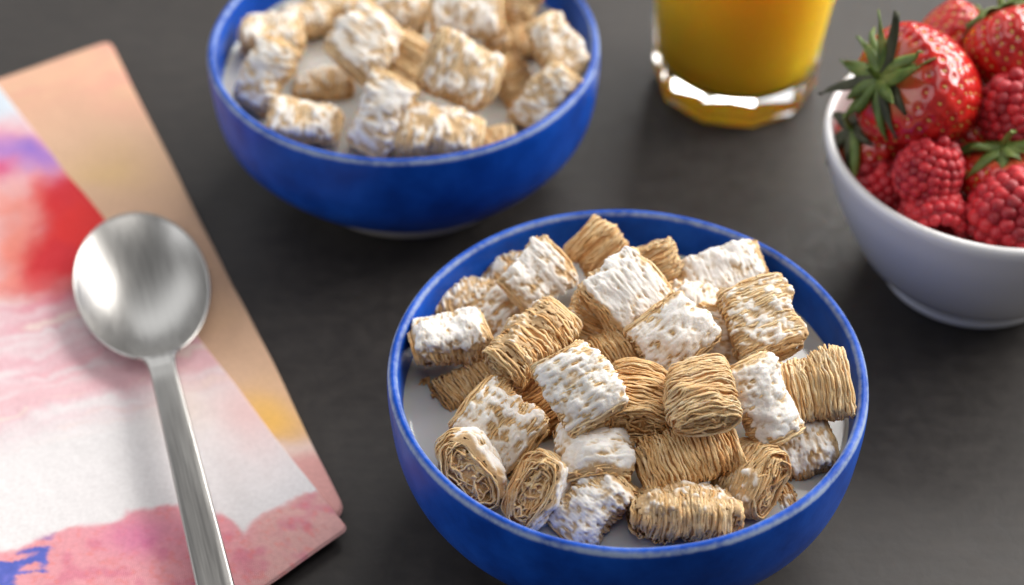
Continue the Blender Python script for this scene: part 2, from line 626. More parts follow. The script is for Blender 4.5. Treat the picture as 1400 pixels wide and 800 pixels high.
    nn = 16 * 28
    j = np.arange(28)
    T0 = np.stack([np.full(28, nn), (j + 1) % 28, j], -1)
    T1 = np.stack([np.full(28, nn + 1), 15 * 28 + j, 15 * 28 + (j + 1) % 28], -1)
    Vs.append(V)
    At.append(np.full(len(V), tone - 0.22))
    allV = np.vstack(Vs)
    tv = np.concatenate(At)
    if M is not None:                                  # soaked where it stands in the milk
        R3 = np.array([list(r) for r in M.to_3x3()])
        wz = (allV @ R3.T)[:, 2] + M.translation.z - MILK_Z
        tv = tv - 0.22 * (1 - sstep(0.0008, 0.0040, wz + 0.0012 * fbm(allV / 0.004, seed + 88, 2)))
    At = [tv]
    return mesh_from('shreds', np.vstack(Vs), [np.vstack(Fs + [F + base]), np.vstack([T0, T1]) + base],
                     attrs={'tone': np.concatenate(At)})


def frost_mesh(pl, seed, amount, side, spread, res=1.0):
    nu, nv = int(104 * res), int(88 * res)
    u = np.linspace(-1.0, 1.0, nu)
    p = np.linspace(-1, 1, nv)
    UU, PP = np.meshgrid(u, p, indexing='ij')
    c = math.pi / 2 + math.radians(side)
    ph = c + PP * math.radians(spread)
    S = pl.pos(UU, ph, -0.0003)
    big = fbm(S / 0.0065 + 3, seed + 31, 2)
    med = fbm(S / 0.0023 + 7, seed + 41, 2)
    # gaps between shreds run round the roll, so stretch the fine noise that way
    Sx = S.copy()
    Sx[..., 0] *= 1.6
    fine = fbm(Sx / 0.0018, seed + 51, 2)
    edge = 1.5 * sstep(0.55, 1.0, np.abs(PP) + 0.22 * big) + 1.4 * sstep(0.80, 1.0, np.abs(UU) + 0.12 * med)
    f = 0.40 * big + 0.60 * med + 0.85 * fine + (amount - 0.5) * 1.25 + 0.06 - edge
    Sw = S / np.array([0.00075, 0.0042, 0.0042])
    weave = vnoise(Sw, seed + 71)
    h = 0.00052 * np.tanh(1.8 * f) - 0.00008 + 0.00011 * vnoise(S / 0.0009, seed + 61) + 0.00016 * weave \
        + 0.00024 * np.abs(vnoise(S / 0.0024, seed + 66)) * sstep(-.2, .4, f)
    roll = sstep(0.92, 1.0, np.abs(UU))
    S = pl.pos(UU * (1 - 0.01 * roll), ph, -(h + 0.00022) + 0.0010 * roll)
    keep = h > -0.0005
    F = grid_faces(nu, nv)
    k = keep.ravel()[F].any(1)
    F = F[k]
    V = S.reshape(-1, 3)
    used = np.unique(F)
    mp = np.full(len(V), -1)
    mp[used] = np.arange(len(used))
    th = np.clip(h / 0.00055 * 0.62 + 0.27, 0, 1).ravel()
    if len(F) == 0:
        return None
    return mesh_from('frosting', V[used], mp[F], attrs={'thick': th[used]})


def wheat(cx, cy, z, L, Wd, T, a, t, r, frost, label, group, seed, tone=0.55, side=0, spread=100, lod=1.0):
    root = empty('wheat_square', at(cx, cy, z), frame(a, t, r))
    tag(root, label, 'cereal piece', group)
    pl = Pillow(L / 1000, Wd / 1000, T / 1000, seed)
    link('shredded_body', shred_mesh(pl, seed, tone, lod, root.matrix_world.copy()), M_SHRED, root)
    if frost > 0.13:
        m = frost_mesh(pl, seed, frost, side, spread, lod)
        if m:
            link('frosting', m, M_FROST, root)
    return root


GF = 'wheat squares in the front bowl'
FP = [
    # cx, cy, z, L, W, T, a, t, r, frost, tone, side, label
    (616, 463, .0575, 24, 17, 14, 12, 0, 54, .95, .50, 0, 'wheat square with thick white top and tan side, at the far left of the heap'),
    (632, 416, .0475, 22, 18, 13, 2, -8, 45, .50, .45, -25, 'tan wheat square half hidden behind the leftmost white topped one'),
    (735, 380, .0600, 21, 19.5, 10.5, 44, -12, 0, .80, .55, 0, 'frosted diamond standing on its corner at the upper left of the heap'),
    (822, 345, .0600, 19, 18, 11, 128, -5, 10, .05, .50, 0, 'bare tan wheat square poking up at the very top of the heap'),
    (855, 398, .0720, 23, 22, 11, 38, -18, 0, .98, .55, 0, 'big snow white wheat square just below the peak of the heap'),
    (905, 377, .0580, 21, 16, 10, 118, 5, 25, .05, .58, 0, 'narrow bare tan wheat square right behind the big white one near the peak'),
    (920, 458, .0690, 20, 22, 11, -46, 6, 0, .88, .58, -8, 'white wheat square with a pointed tan top edge in the middle of the heap'),
    (990, 377, .0610, 27, 18, 12, 22, 0, 30, .93, .55, 0, 'long white wheat square leaning on the rim at the upper right'),
    (1040, 436, .0690, 25, 22, 12.5, -72, 24, 4, .46, .62, 0, 'tall tan wheat square streaked with sugar, on the right of the heap'),
    (725, 468, .0670, 28, 17, 14, 40, -26, 25, .18, .50, -70, 'golden bare roll with an open lower end, left of the middle'),
    (793, 529, .0730, 25, 20, 11, -58, 16, 2, .86, .55, 0, 'white wheat square leaning down in the centre front of the heap'),
    (683, 582, .0560, 24, 22, 11, -43, 6, 8, .70, .47, 0, 'large patchy frosted diamond at the lower left of the heap'),
    (645, 643, .0530, 16, 23, 16, 215, 86, 0, .85, .55, 0, 'end on roll showing its oval spiral at the lower left by the rim'),
    (736, 673, .0530, 18, 23, 15.5, 147, 72, 0, .85, .53, 0, 'end on roll with a small round hole, second from the left by the rim'),
    (812, 616, .0590, 21, 22, 12, -82, 46, 0, .90, .52, 0, 'frosted wheat square with its open end facing front, below the centre'),
    (808, 692, .0515, 25, 17, 12.5, 50, 0, 24, .72, .52, 0, 'white and tan wheat square slanting by the front rim'),
    (872, 547, .0640, 23, 21, 16, -98, 52, 0, .04, .42, 0, 'brown gold bare roll right of the centre white square'),
    (958, 541, .0740, 24, 20.5, 14, -80, 50, 0, .12, .56, 60, 'bright golden bare roll with a webbed end, front and centre right'),
    (940, 622, .0590, 30, 18, 13, 20, -6, 20, .06, .45, 0, 'long tan bare wheat square lying across the front of the heap'),
    (1042, 549, .0670, 26, 16, 13, -62, 4, 12, .92, .55, 0, 'narrow white wheat square between two bare golden ones on the right'),
    (1104, 531, .0630, 26, 20, 12, 12, 2, 8, .05, .57, 0, 'bare tan ribbed wheat square at the right end of the heap'),
    (1094, 617, .0495, 21, 17, 12, 12, 0, 30, .62, .48, 0, 'half sunk frosted wheat square under the ribbed one on the right'),
    (1022, 654, .0535, 19, 20, 14, -22, 52, 0, .22, .50, 50, 'small tan roll end on near the lower right rim'),
    (937, 703, .0525, 31, 18, 15, -3, 0, 82, .28, .50, 0, 'ribbed tan wheat square with a white top edge against the front rim'),
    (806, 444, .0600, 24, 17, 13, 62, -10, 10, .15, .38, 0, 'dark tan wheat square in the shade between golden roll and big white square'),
    (642, 527, .0470, 23, 16, 11, 32, 0, 30, .10, .42, 0, 'wet brown wheat square sunk in the milk below the leftmost one'),
    (684, 440, .0460, 24, 18, 10, -48, 0, 30, .55, .45, 0, 'soaked pale wheat square under the upper left diamond'),
    (952, 424, .0590, 19, 16, 12, -15, 15, 25, .78, .55, 0, 'small white wheat square peeping out behind the pointed one'),
    (984, 468, .0575, 22, 18, 12, 75, 0, 15, .80, .50, 0, 'white wheat square mostly hidden under the tall streaked one'),
    (686, 385, .0470, 21, 17, 11, 25, 0, 40, .60, .45, 0, 'pale wheat square behind the upper left diamond at milk level'),
    (1048, 693, .0415, 20, 15, 10, 20, 0, 45, .30, .45, 0, 'wet wheat square barely breaking the milk at the lower right rim'),
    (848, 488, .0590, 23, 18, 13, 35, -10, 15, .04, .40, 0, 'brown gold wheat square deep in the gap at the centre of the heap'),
    (742, 545, .0520, 22, 18, 12, -60, 10, 10, .10, .25, 0, 'wheat square toned dark as shade in the gap left of the centre white one'),  # tone lowered to put the shade of the deep gap into its colour
]
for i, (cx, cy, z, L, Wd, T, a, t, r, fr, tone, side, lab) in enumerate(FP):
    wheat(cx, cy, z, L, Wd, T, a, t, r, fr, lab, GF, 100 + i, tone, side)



def crumb(cx, cy, label, seed):
    rng = np.random.RandomState(seed)
    Vs, Fs, base = [], [], 0
    for k in range(9):
        c0 = rng.normal(0, 0.0009, 3) * [1.3, 1.3, .4]
        d = rng.normal(0, 1, 3) * [1, 1, .35]
        d /= np.linalg.norm(d)
        t = np.linspace(-1, 1, 7)[None, :, None]
        C = c0 + d * t * 0.0013 + rng.normal(0, 0.0002, (1, 7, 3))
        V, F = tubes(C, np.broadcast_to(np.array([0, 0, 1.0]) + 0.01, C.shape), np.full((1, 7), 0.00032), 5)
        Vs.append(V)
        Fs.append(F + base)
        base += len(V)
    V = np.vstack(Vs)
    o = link('wheat_crumb', mesh_from('wheat_crumb', V, np.vstack(Fs), attrs={'tone': np.full(len(V), 0.22)}), M_SHRED)
    o.location = at(cx, cy, MILK_Z + 0.0003)
    tag(o, label, 'crumb', 'crumbs floating in the front bowl')


crumb(583, 522, 'tiny brown crumb floating in milk at the left rim of the front bowl', 1)
crumb(598, 536, 'brown crumb floating in milk just left of the sunk brown wheat square', 2)
crumb(1066, 672, 'brown crumb floating in milk near the lower right rim of the front bowl', 3)

GB = 'wheat squares in the back bowl'
BP = [
    (372, 50, .0540, 24, 18, 12, 4, 0, 45, .72, .60, 0, 'frosted wheat square at the far left of the back bowl, on top of another'),
    (364, 104, .0580, 28, 17, 12, 62, 0, 20, .82, .62, 0, 'long upright white wheat square at the left rim of the back bowl'),
    (422, 28, .0505, 20, 17, 11, 10, 0, 45, .60, .58, 0, 'soaked wheat square by itself in the upper left milk of the back bowl'),
    (415, 168, .0535, 26, 18, 12, -10, 0, 32, .62, .60, 0, 'tan and white wheat square by the lower left rim of the back bowl'),
    (443, 119, .0465, 22, 17, 11, 5, 0, 45, .45, .52, 0, 'sunk wheat square in the milk between the left ones of the back bowl'),
    (500, 58, .0660, 25, 25, 12, 52, -18, 0, .90, .62, 0, 'big white diamond shaped wheat square, left of centre in the back bowl'),
    (522, 157, .0590, 29, 18, 13, 66, 0, 8, .95, .62, 0, 'upright white wheat square near the front rim of the back bowl'),
    (600, 180, .0560, 31, 19, 12, -8, 0, 26, .55, .62, 0, 'wide ribbed wheat square against the front rim of the back bowl'),
    (630, 96, .0660, 28, 23, 14, -24, -18, 8, .58, .62, 0, 'large ribbed tan and white wheat square in the centre of the back bowl'),
    (556, 90, .0560, 22, 18, 12, 60, 0, 15, .15, .56, 0, 'bare tan wheat square between the two biggest of the back bowl'),
    (637, 20, .0640, 27, 19, 12, 2, 0, 15, .90, .62, 0, 'smooth white wheat square at the top centre of the back bowl'),
    (546, 10, .0600, 24, 18, 12, -22, 0, 20, .60, .58, 0, 'wheat square cut by the top edge behind the big white diamond'),
    (706, 10, .0600, 24, 17, 12, 72, 0, 15, .20, .62, 0, 'bare tan wheat square at the top right of the back bowl'),
    (702, 55, .0520, 23, 17, 11, 8, 0, 40, .20, .56, 0, 'bare tan wheat square low in the milk right of the smooth white one'),
    (760, 66, .0610, 25, 17, 12, -56, 5, 18, .62, .62, 0, 'tan and white wheat square by the right rim of the back bowl'),
    (746, 136, .0555, 27, 16, 12, 52, 0, 18, .76, .62, 0, 'white striped wheat square at the lower right rim of the back bowl'),
    (704, 118, .0490, 22, 17, 11, -60, 0, 30, .12, .52, 0, 'soft brown wheat square sunk in the right half of the back bowl'),
    (672, 197, .0470, 19, 14, 10, 10, 0, 45, .15, .55, 0, 'sliver of tan wheat square at the front rim of the back bowl'),
    (452, 6, .0515, 21, 17, 11, 0, 0, 45, .45, .55, 0, 'wheat square at the top edge left of the big white diamond'),
]
for i, (cx, cy, z, L, Wd, T, a, t, r, fr, tone, side, lab) in enumerate(BP):
    wheat(cx, cy, z, L * .99, Wd * .99, T * .98, a, t, r, fr * 0.80, lab, GB, 300 + i, tone, side, lod=0.5)


# ------------------------------------------------------------------ napkin
def quad_cloth(name, pts, z, thick, nu, nv, paint, seed, parent, Rc=0.004):
    """a folded layer of cloth: pts = four corners (world xy) in order, edges rolled over thickness"""
    A, B, C, D = [np.array(p[:2]) for p in pts]
    u = np.linspace(0, 1, nu)
    v = np.linspace(0, 1, nv)
    # bunch rows near the borders so that the rolled edge is round
    u = np.sort(np.concatenate([u, [.001, .002, .004, .006, .994, .996, .998, .999]]))
    v = np.sort(np.concatenate([v, [.001, .002, .004, .006, .994, .996, .998, .999]]))
    nu, nv = len(u), len(v)
    U, Vv = np.meshgrid(u, v, indexing='ij')
    Lu, Lv = np.linalg.norm(B - A), np.linalg.norm(D - A)
    # round the corners: squeeze each corner square into a quarter disc
    su = np.where(U > .5, -1.0, 1.0)
    sv = np.where(Vv > .5, -1.0, 1.0)
    eu = np.minimum(U, 1 - U) * Lu
    ev = np.minimum(Vv, 1 - Vv) * Lv
    pu, pv = (Rc - eu) / Rc, (Rc - ev) / Rc
    inc = (pu > 0) & (pv > 0)
    kq = np.maximum(pu, pv) / np.maximum(np.hypot(pu, pv), 1e-9)
    U = np.where(inc, np.where(su > 0, Rc * (1 - pu * kq) / Lu, 1 - Rc * (1 - pu * kq) / Lu), U)
    Vv = np.where(inc, np.where(sv > 0, Rc * (1 - pv * kq) / Lv, 1 - Rc * (1 - pv * kq) / Lv), Vv)
    P = ((1 - U) * (1 - Vv))[..., None] * A + (U * (1 - Vv))[..., None] * B + (U * Vv)[..., None] * C + ((1 - U) * Vv)[..., None] * D
    du = np.minimum(U * Lu, (1 - U) * Lu)
    dv = np.minimum(Vv * Lv, (1 - Vv) * Lv)
    d = np.where(inc, Rc * (1 - np.maximum(pu, pv)), np.minimum(du, dv))
    R = thick / 2
    q = np.clip(1 - d / R, 0, 1)
    hgt = R * np.sqrt(1 - q * q)
    P3 = np.concatenate([P, 0 * P[..., :1]], -1)
    soft = sstep(0, 0.02, d)
    wav = 0.0024 * fbm(P3 / 0.06, seed, 2) * soft + 0.00018 * fbm(P3 / 0.006, seed + 5, 2) * sstep(0, .004, d)
    puff = 0.0014 * (1 - np.exp(-d / 0.010)) * np.exp(-d / 0.05)
    wob = np.stack([fbm(P3 / 0.04 + 4, seed + 8, 2), fbm(P3 / 0.04 + 9, seed + 9, 2)], -1) * 0.0006
    top = np.concatenate([P + wob, (z + R + hgt + np.maximum(wav, -0.0012) + puff)[..., None]], -1)
    bot = np.concatenate([P + wob, (z + R - hgt)[..., None]], -1)
    V = np.vstack([top.reshape(-1, 3), bot.reshape(-1, 3)])
    F = grid_faces(nu, nv)
    Fb = F[:, ::-1] + nu * nv
    idx = np.arange(nu * nv).reshape(nu, nv)
    ring = np.concatenate([idx[:-1, 0], idx[-1, :-1], idx[:0:-1, -1], idx[0, :0:-1]])
    r2 = np.roll(ring, -1)
    Fr = np.stack([ring, ring + nu * nv, r2 + nu * nv, r2], -1)
    col = paint(V)
    col = np.concatenate([col, np.ones((len(col), 1))], 1)
    o = link(name, mesh_from(name, V, np.vstack([F, Fb, Fr]), colors={'print': col}), M_PRINT, parent)
    return o


def srgb(r, g, b):
    c = np.array([r, g, b]) / 255.0
    return np.where(c <= 0.04045, c / 12.92, ((c + 0.055) / 1.055) ** 2.4)


def to_px(V):
    """print pattern laid out in the cloth's own plane: board coordinates in cm-like units of the artwork"""
    d = V[:, 2] * 0 + 0.006 - CAM_H
    dep = V[:, 1] * CT - d * ST
    return np.stack([700 + FPX * V[:, 0] / dep, 400 - FPX * (V[:, 1] * ST + d * CT) / dep], -1)


def paint_front(V):
    n = len(V)
    P3 = np.stack([V[:, 0], V[:, 1], np.zeros(n)], -1)
    # artwork coordinates: warp a little so that strokes have ragged edges
    q = to_px(V)
    w1 = np.stack([fbm(P3 / 0.018, 71, 4), fbm(P3 / 0.018 + 31, 72, 4)], -1)
    w2 = np.stack([fbm(P3 / 0.004, 73, 3), fbm(P3 / 0.004 + 31, 74, 3)], -1)
    q = q + w1 * 15 + w2 * 6
    x, y = q[:, 0], q[:, 1]
    c = np.tile(srgb(226, 222, 222), (n, 1))

    def lay(m, col, k=1.0):
        nonlocal c
        m = np.clip(m * k, 0, 1)[:, None]
        c = c * (1 - m) + srgb(*col) * m
    s = y + 0.28 * x                                  # strokes rise to the right
    stre = fbm(np.stack([(x - 0.2 * y) / 160, s / 11, 0 * x], -1), 81, 3)
    # dusty pink brushed band
    lay(sstep(395, 440, s) * (1 - sstep(545, 640, s)) * (0.62 + 0.7 * stre), (218, 150, 164))
    lay(sstep(520, 545, s + 40 * stre) * (1 - sstep(565, 590, s)) * 0.6, (226, 178, 184))
    lay(sstep(.25, .6, stre) * sstep(440, 460, s) * (1 - sstep(600, 640, s)), (232, 214, 206), .8)
    # rosy haze at the right of the band
    lay(np.exp(-(((x - 345) / 60) ** 2 + ((y - 560) / 70) ** 2)), (222, 178, 174), .75)
    lay(np.exp(-(((x - 250) / 40) ** 2 + ((y - 555) / 40) ** 2)), (214, 190, 170), .5)
    # red field and coral wash in the upper part
    up = 1 - sstep(385, 425, y + 0.25 * x)
    lay(up, (232, 160, 152))
    lay(up * sstep(0.0, 0.35, fbm(P3 / 0.012, 91, 3)), (224, 176, 176), .8)
    red = sstep(20, 85, x + 0.22 * (y - 300) + 24 * w1[:, 1]) * sstep(205, 240, y - 0.12 * x) * (1 - sstep(378, 412, y + 0.10 * x))
    lay(red, (214, 46, 44))
    lay(red * sstep(-.1, .4, w1[:, 0]), (198, 40, 52), .7)
    lay(np.exp(-(((x - 70) / 60) ** 2 + ((y - 395) / 16) ** 2)), (206, 50, 56), .8)
    lay(np.exp(-(((x - 20) / 22) ** 2 + ((y - 330) / 60) ** 2)), (226, 120, 96), .6)
    # violet stroke and pale blue corner
    vio = np.exp(-(((y - 207 - 0.1 * x) / 26) ** 2)) * (1 - sstep(60, 110, x))
    lay(vio, (166, 120, 190), .95)
    lay(np.exp(-(((x - 40) / 22) ** 2 + ((y - 200) / 16) ** 2)), (122, 96, 190), .7)
    lay(np.exp(-(((x - 5) / 22) ** 2 + ((y - 232) / 12) ** 2)), (206, 50, 110), .8)
    lay(1 - sstep(150, 188, y - 0.05 * x), (196, 206, 216))
    # pink field at the bottom with its brushed upper edge
    edge = np.interp(x, [-60, 0, 60, 110, 200, 260, 300, 330, 370, 440, 520], [770, 752, 735, 718, 692, 684, 706, 728, 706, 664, 632])
    pk = sstep(-3, 7, y - edge)
    lay(pk, (224, 154, 162))
    lay(pk * sstep(300, 380, x), (214, 166, 160), .9)
    lay(pk * sstep(.05, .6, fbm(P3 / 0.006, 95, 3)), (208, 112, 138), .6)
    lay(pk * sstep(.1, .7, fbm(P3 / 0.0018, 97, 2)), (226, 124, 118), .45)
    lay(pk * np.exp(-(((x - 195) / 50) ** 2 + ((y - 730) / 25) ** 2)), (208, 110, 160), .6)
    # blue dabs in the lower left corner
    bl = sstep(0.0, 0.22, fbm(np.stack([x / 46, y / 17, 0 * x], -1), 99, 3) + 0.35 - 1.3 * sstep(55, 100, x + 0.2 * (y - 780)))
    lay(bl * sstep(-2, 14, y - edge), (70, 96, 186), .95)
    lay(bl * sstep(-2, 14, y - edge) * sstep(0, .5, w2[:, 0]), (120, 120, 206), .7)
    return c


def paint_back(V):
    n = len(V)
    P3 = np.stack([V[:, 0], V[:, 1], np.zeros(n)], -1)
    q = to_px(V) + np.stack([fbm(P3 / 0.02, 171, 3), fbm(P3 / 0.02 + 31, 172, 3)], -1) * 22
    x, y = q[:, 0], q[:, 1]
    c = np.tile(srgb(212, 174, 144), (n, 1))

    def lay(m, col, k=1.0):
        nonlocal c
        m = np.clip(m * k, 0, 1)[:, None]
        c = c * (1 - m) + srgb(*col) * m
    lay(1 - sstep(80, 200, y), (216, 160, 138))
    lay(sstep(.0, .5, fbm(np.stack([x / 90, (y + .4 * x) / 22, 0 * x], -1), 181, 3)), (214, 176, 142), .6)
    lay(np.exp(-(((x - 150) / 60) ** 2 + ((y - 230) / 30) ** 2)), (220, 184, 130), .7)
    lay(np.exp(-(((x - 365) / 42) ** 2 + ((y - 565) / 30) ** 2)), (232, 180, 92), .95)
    lay(sstep(580, 602, y + .15 * (x - 390)), (224, 196, 184))
    lay(sstep(604, 628, y + .15 * (x - 390)), (216, 160, 154))
    return c


nap = empty('napkin', (0, 0, 0))
tag(nap, 'folded cotton napkin with red, pink, blue and tan watercolour print, under the spoon', 'napkin')
TB = 0.0030
b_pts = [at(150, 52, .004), at(474, 694, .004), at(60, 980, .004), at(-250, 190, .004)]
quad_cloth('back_fold', [b_pts[1], b_pts[0], b_pts[3], b_pts[2]], 0.0003, TB, 120, 90, paint_back, 5, nap, 0.004)
f_pts = [at(-70, 28, .007), at(477, 717, .007), at(-60, 1082, .007), at(-650, 430, .007)]
quad_cloth('front_fold', [f_pts[1], f_pts[0], f_pts[3], f_pts[2]], 0.0034, 0.0018, 300, 270, paint_front, 5, nap, 0.002)


# ------------------------------------------------------------------ spoon
def spoon():
    p0, p1 = at(194, 388, .0155), at(294, 800, .0155)
    dx = p1 - p0
    ax = dx / np.linalg.norm(dx)
    X = Vector(ax)
    Zt = Vector((0, 0, 1))
    Y = Zt.cross(X).normalized()
    M = Matrix((X, Y, Zt)).transposed()
    root = empty('spoon', Vector(p0), M)
    tag(root, 'brushed steel table spoon lying bowl up across the printed napkin', 'spoon')
    a, b = 0.0388, 0.0234                              # half length, half width of the bowl
    nr, na = 26, 96
    r = np.linspace(0, 1, nr) ** 0.8
    th = np.linspace(0, 2 * np.pi, na, endpoint=False)
    Rr, Th = np.meshgrid(r, th, indexing='ij')
    ex = np.cos(Th)
    wid = 1 + 0.07 * (-ex) * 0.6                       # slightly wider at the far end
    x = a * Rr * ex
    y = b * Rr * np.sin(Th) * wid
    dep = 0.0078 * (1 - Rr ** 2.3)
    lift = 0.0010 * (x / a) ** 2
    z = -dep + lift
    th_ = 0.0013
    top = np.stack([x, y, z], -1)
    k = 1 + 0.02
    bot = np.stack([x * k, y * k, z - th_ * (0.55 + 0.45 * (1 - Rr))], -1)
    V = np.vstack([top.reshape(-1, 3), bot.reshape(-1, 3)])
    F = grid_faces(nr, na, wrap_v=True)
    n = nr * na
    j = np.arange(na)
    e0 = (nr - 1) * na
    Fr = np.stack([e0 + j, n + e0 + j, n + e0 + (j + 1) % na, e0 + (j + 1) % na], -1)
    me = mesh_from('bowl', V, np.vstack([F, F[:, ::-1] + n, Fr]))
    o = link('spoon_bowl', me, M_STEEL, root)
    bv = o.modifiers.new('bevel', 'BEVEL')
    bv.width, bv.segments, bv.limit_method, bv.angle_limit = 0.0004, 2, 'ANGLE', math.radians(50)
    # handle
    xs = np.array([0.0335, 0.0365, 0.0385, 0.041, 0.045, 0.052, 0.07, 0.10, 0.135, 0.150, 0.154, 0.1555])
    ws = np.array([0.0085, 0.0078, 0.0064, 0.0053, 0.0047, 0.0045, 0.0047, 0.0051, 0.0056, 0.0057, 0.0050, 0.0034])
    zs = np.array([-0.0012, 0.0001, 0.0010, 0.0016, 0.0022, 0.0026, 0.0024, 0.0012, -0.0006, -0.0012, -0.0013, -0.0014])
    pr = smooth_prof(np.stack([xs, ws], -1), 5)
    zz = np.interp(pr[:, 0], xs, zs)
    th2 = np.interp(pr[:, 0], [0.033, 0.045, 0.155], [0.0012, 0.0023, 0.0026])
    sec = np.array([(-1, -.5), (-1, .28), (-.90, .5), (-.5, .53), (0, .54), (.5, .53), (.90, .5), (1, .28), (1, -.5), (.85, -.62), (0, -.66), (-.85, -.62)])
    V = np.stack([np.repeat(pr[:, 0, None], len(sec), 1), pr[:, 1, None] * sec[:, 0], zz[:, None] + th2[:, None] * sec[:, 1]], -1)
    m, kk = V.shape[:2]
    F = grid_faces(m, kk, wrap_v=True)
    caps = np.array([list(range(kk)), list((m - 1) * kk + np.arange(kk))[::-1]])
    o = link('handle', mesh_from('handle', V.reshape(-1, 3), [F, caps]), M_STEEL, root)
    bv = o.modifiers.new('bevel', 'BEVEL')
    bv.width, bv.segments, bv.limit_method, bv.angle_limit = 0.0004, 2, 'ANGLE', math.radians(40)
    return root


spoon()


# ------------------------------------------------------------------ glass of juice
def tumbler():
    cx, cy, rot = 0.0925, 0.6020, math.radians(-82)
    N = 10
    root = empty('juice_glass', (cx, cy, 0), Matrix.Rotation(rot, 3, 'Z'))
    tag(root, 'faceted tumbler of orange juice with a thick clear base, behind the bowls', 'glass')
    k = NT('clear_glass')
    k.set(Base__Color=(0.98, 0.99, 0.985, 1), Roughness=0.02, IOR=1.52, Transmission__Weight=1.0)
    # outside: ten facets; inside: round
    kw = NT('clear_glass_wall')
    kw.set(Base__Color=(0.985, 0.99, 0.985, 1), Roughness=0.01, IOR=1.07, Transmission__Weight=1.0)
    base_out = [(0.0, 0.0012), (0.022, 0.0008), (0.0300, 0.0), (0.0322, 0.0010), (0.0336, 0.0045), (0.0338, 0.0100), (0.0340, 0.0165)]
    base_in = [(0.0306, 0.0165), (0.0270, 0.0135), (0.016, 0.0122), (0.0, 0.0120)]
    wall_out = [(0.0340, 0.0167), (0.0344, 0.022), (0.0375, 0.062), (0.0400, 0.090), (0.0405, 0.093)]
    wall_in = [(0.0397, 0.0943), (0.0385, 0.0945), (0.0372, 0.092), (0.0352, 0.066), (0.0318, 0.026), (0.0307, 0.0167)]
    M3 = N * 6

    def ring(r, z, facet):
        o = []
        for i in range(M3):
            ph = 2 * math.pi * i / M3
            sgm = 2 * math.pi / N
            loc = (ph + 1e-9) % sgm - sgm / 2
            fac = math.cos(sgm / 2) / math.cos(loc)
            fac = 1 - (1 - fac) * facet
            o.append((r * fac * math.cos(ph), r * fac * math.sin(ph), z))
        return o
    V = sum([ring(r, z, 1.0) for r, z in base_out] + [ring(r, z, 0.0) for r, z in base_in], [])
    F = grid_faces(len(base_out) + len(base_in), M3, wrap_v=True)[:, ::-1]
    me = mesh_from('glass_base', V, F, smooth=True)
    me.set_sharp_from_angle(angle=math.radians(14))
    link('glass_base', me, k.m, root)
    V = sum([ring(r, z, min(1.0, max(0.0, (0.085 - z) / 0.05))) for r, z in wall_out] + [ring(r, z, 0.0) for r, z in wall_in], [])
    F = grid_faces(len(wall_out) + len(wall_in), M3, wrap_u=True, wrap_v=True)[:, ::-1]
    me = mesh_from('glass_wall', V, F, smooth=True)
    me.set_sharp_from_angle(angle=math.radians(14))
    link('glass_wall', me, kw.m, root)
    j = NT('orange_juice')
    j.set(Base__Color=(1.0, 0.54, 0.03, 1), Roughness=0.4, Specular__IOR__Level=0.0, Subsurface__Weight=1.0, Subsurface__Scale=0.022)
    j.p.inputs['Subsurface Radius'].default_value = (1.0, 0.6, 0.15)
    JP = [(0.0, 0.0118), (0.016, 0.0120), (0.0271, 0.0133), (0.0307, 0.0163), (0.0320, 0.026), (0.0342, 0.050), (0.0354, 0.066), (0.0362, 0.074), (0.0358, 0.0744), (0.0, 0.0744)]
    V, F = lathe(JP, 90)
    jo = link('orange_juice', mesh_from('orange_juice', V, F[:, ::-1] if False else F), j.m)
    jo.location = (cx, cy, 0)
    tag(jo, 'cloudy orange juice inside the faceted tumbler', 'juice')


tumbler()

# ------------------------------------------------------------------ berries
M_STRAW = mat_simple('strawberry_skin', (0.50, 0.008, 0.010), 0.22, Subsurface__Weight=0.3, Subsurface__Scale=0.004, Coat__Weight=0.5, Coat__Roughness=0.12)
_n = M_STRAW.noise(160, 3)
_tc = M_STRAW.n('ShaderNodeTexCoord')
_sx = M_STRAW.n('ShaderNodeSeparateXYZ')
M_STRAW.l(_tc.outputs['Generated'], _sx.inputs[0])
_pale = M_STRAW.ramp(M_STRAW.math('ADD', _sx.outputs[0], M_STRAW.math('MULTIPLY', _n, 0.16)), [(0.06, (1, 1, 1)), (0.16, (0, 0, 0))])
M_STRAW.l(M_STRAW.mix(M_STRAW.math('MULTIPLY', _pale, 0.7), M_STRAW.ramp(_n, [(0.3, (0.36, 0.004, 0.008)), (0.7, (0.64, 0.022, 0.012))]), (0.75, 0.30, 0.10)), M_STRAW.p.inputs['Base Color'])
M_STRAW.p.inputs['Subsurface Radius'].default_value = (1.0, 0.2, 0.15)
M_STRAW = M_STRAW.m
M_SEED = mat_simple('strawberry_seed', (0.62, 0.36, 0.08), 0.4).m
_k = mat_simple('sepal_green', (0.10, 0.15, 0.03), 0.5, Subsurface__Weight=0.1, Subsurface__Scale=0.002)
_k.l(_k.ramp(_k.noise(120, 4), [(0.3, (0.045, 0.085, 0.015)), (0.55, (0.12, 0.18, 0.03)), (0.75, (0.25, 0.28, 0.07))]), _k.p.inputs['Base Color'])
M_SEPAL = _k.m
_k = mat_simple('sepal_dry', (0.06, 0.07, 0.03), 0.65)
_k.l(_k.ramp(_k.noise(140, 4), [(0.3, (0.022, 0.028, 0.012)), (0.7, (0.085, 0.085, 0.040))]), _k.p.inputs['Base Color'])
M_DRY = _k.m
_k = mat_simple('raspberry_skin', (0.50, 0.010, 0.025), 0.5, Subsurface__Weight=0.3, Subsurface__Scale=0.003, Sheen__Weight=0.08, Sheen__Roughness=0.4)
_oi = _k.n('ShaderNodeObjectInfo')
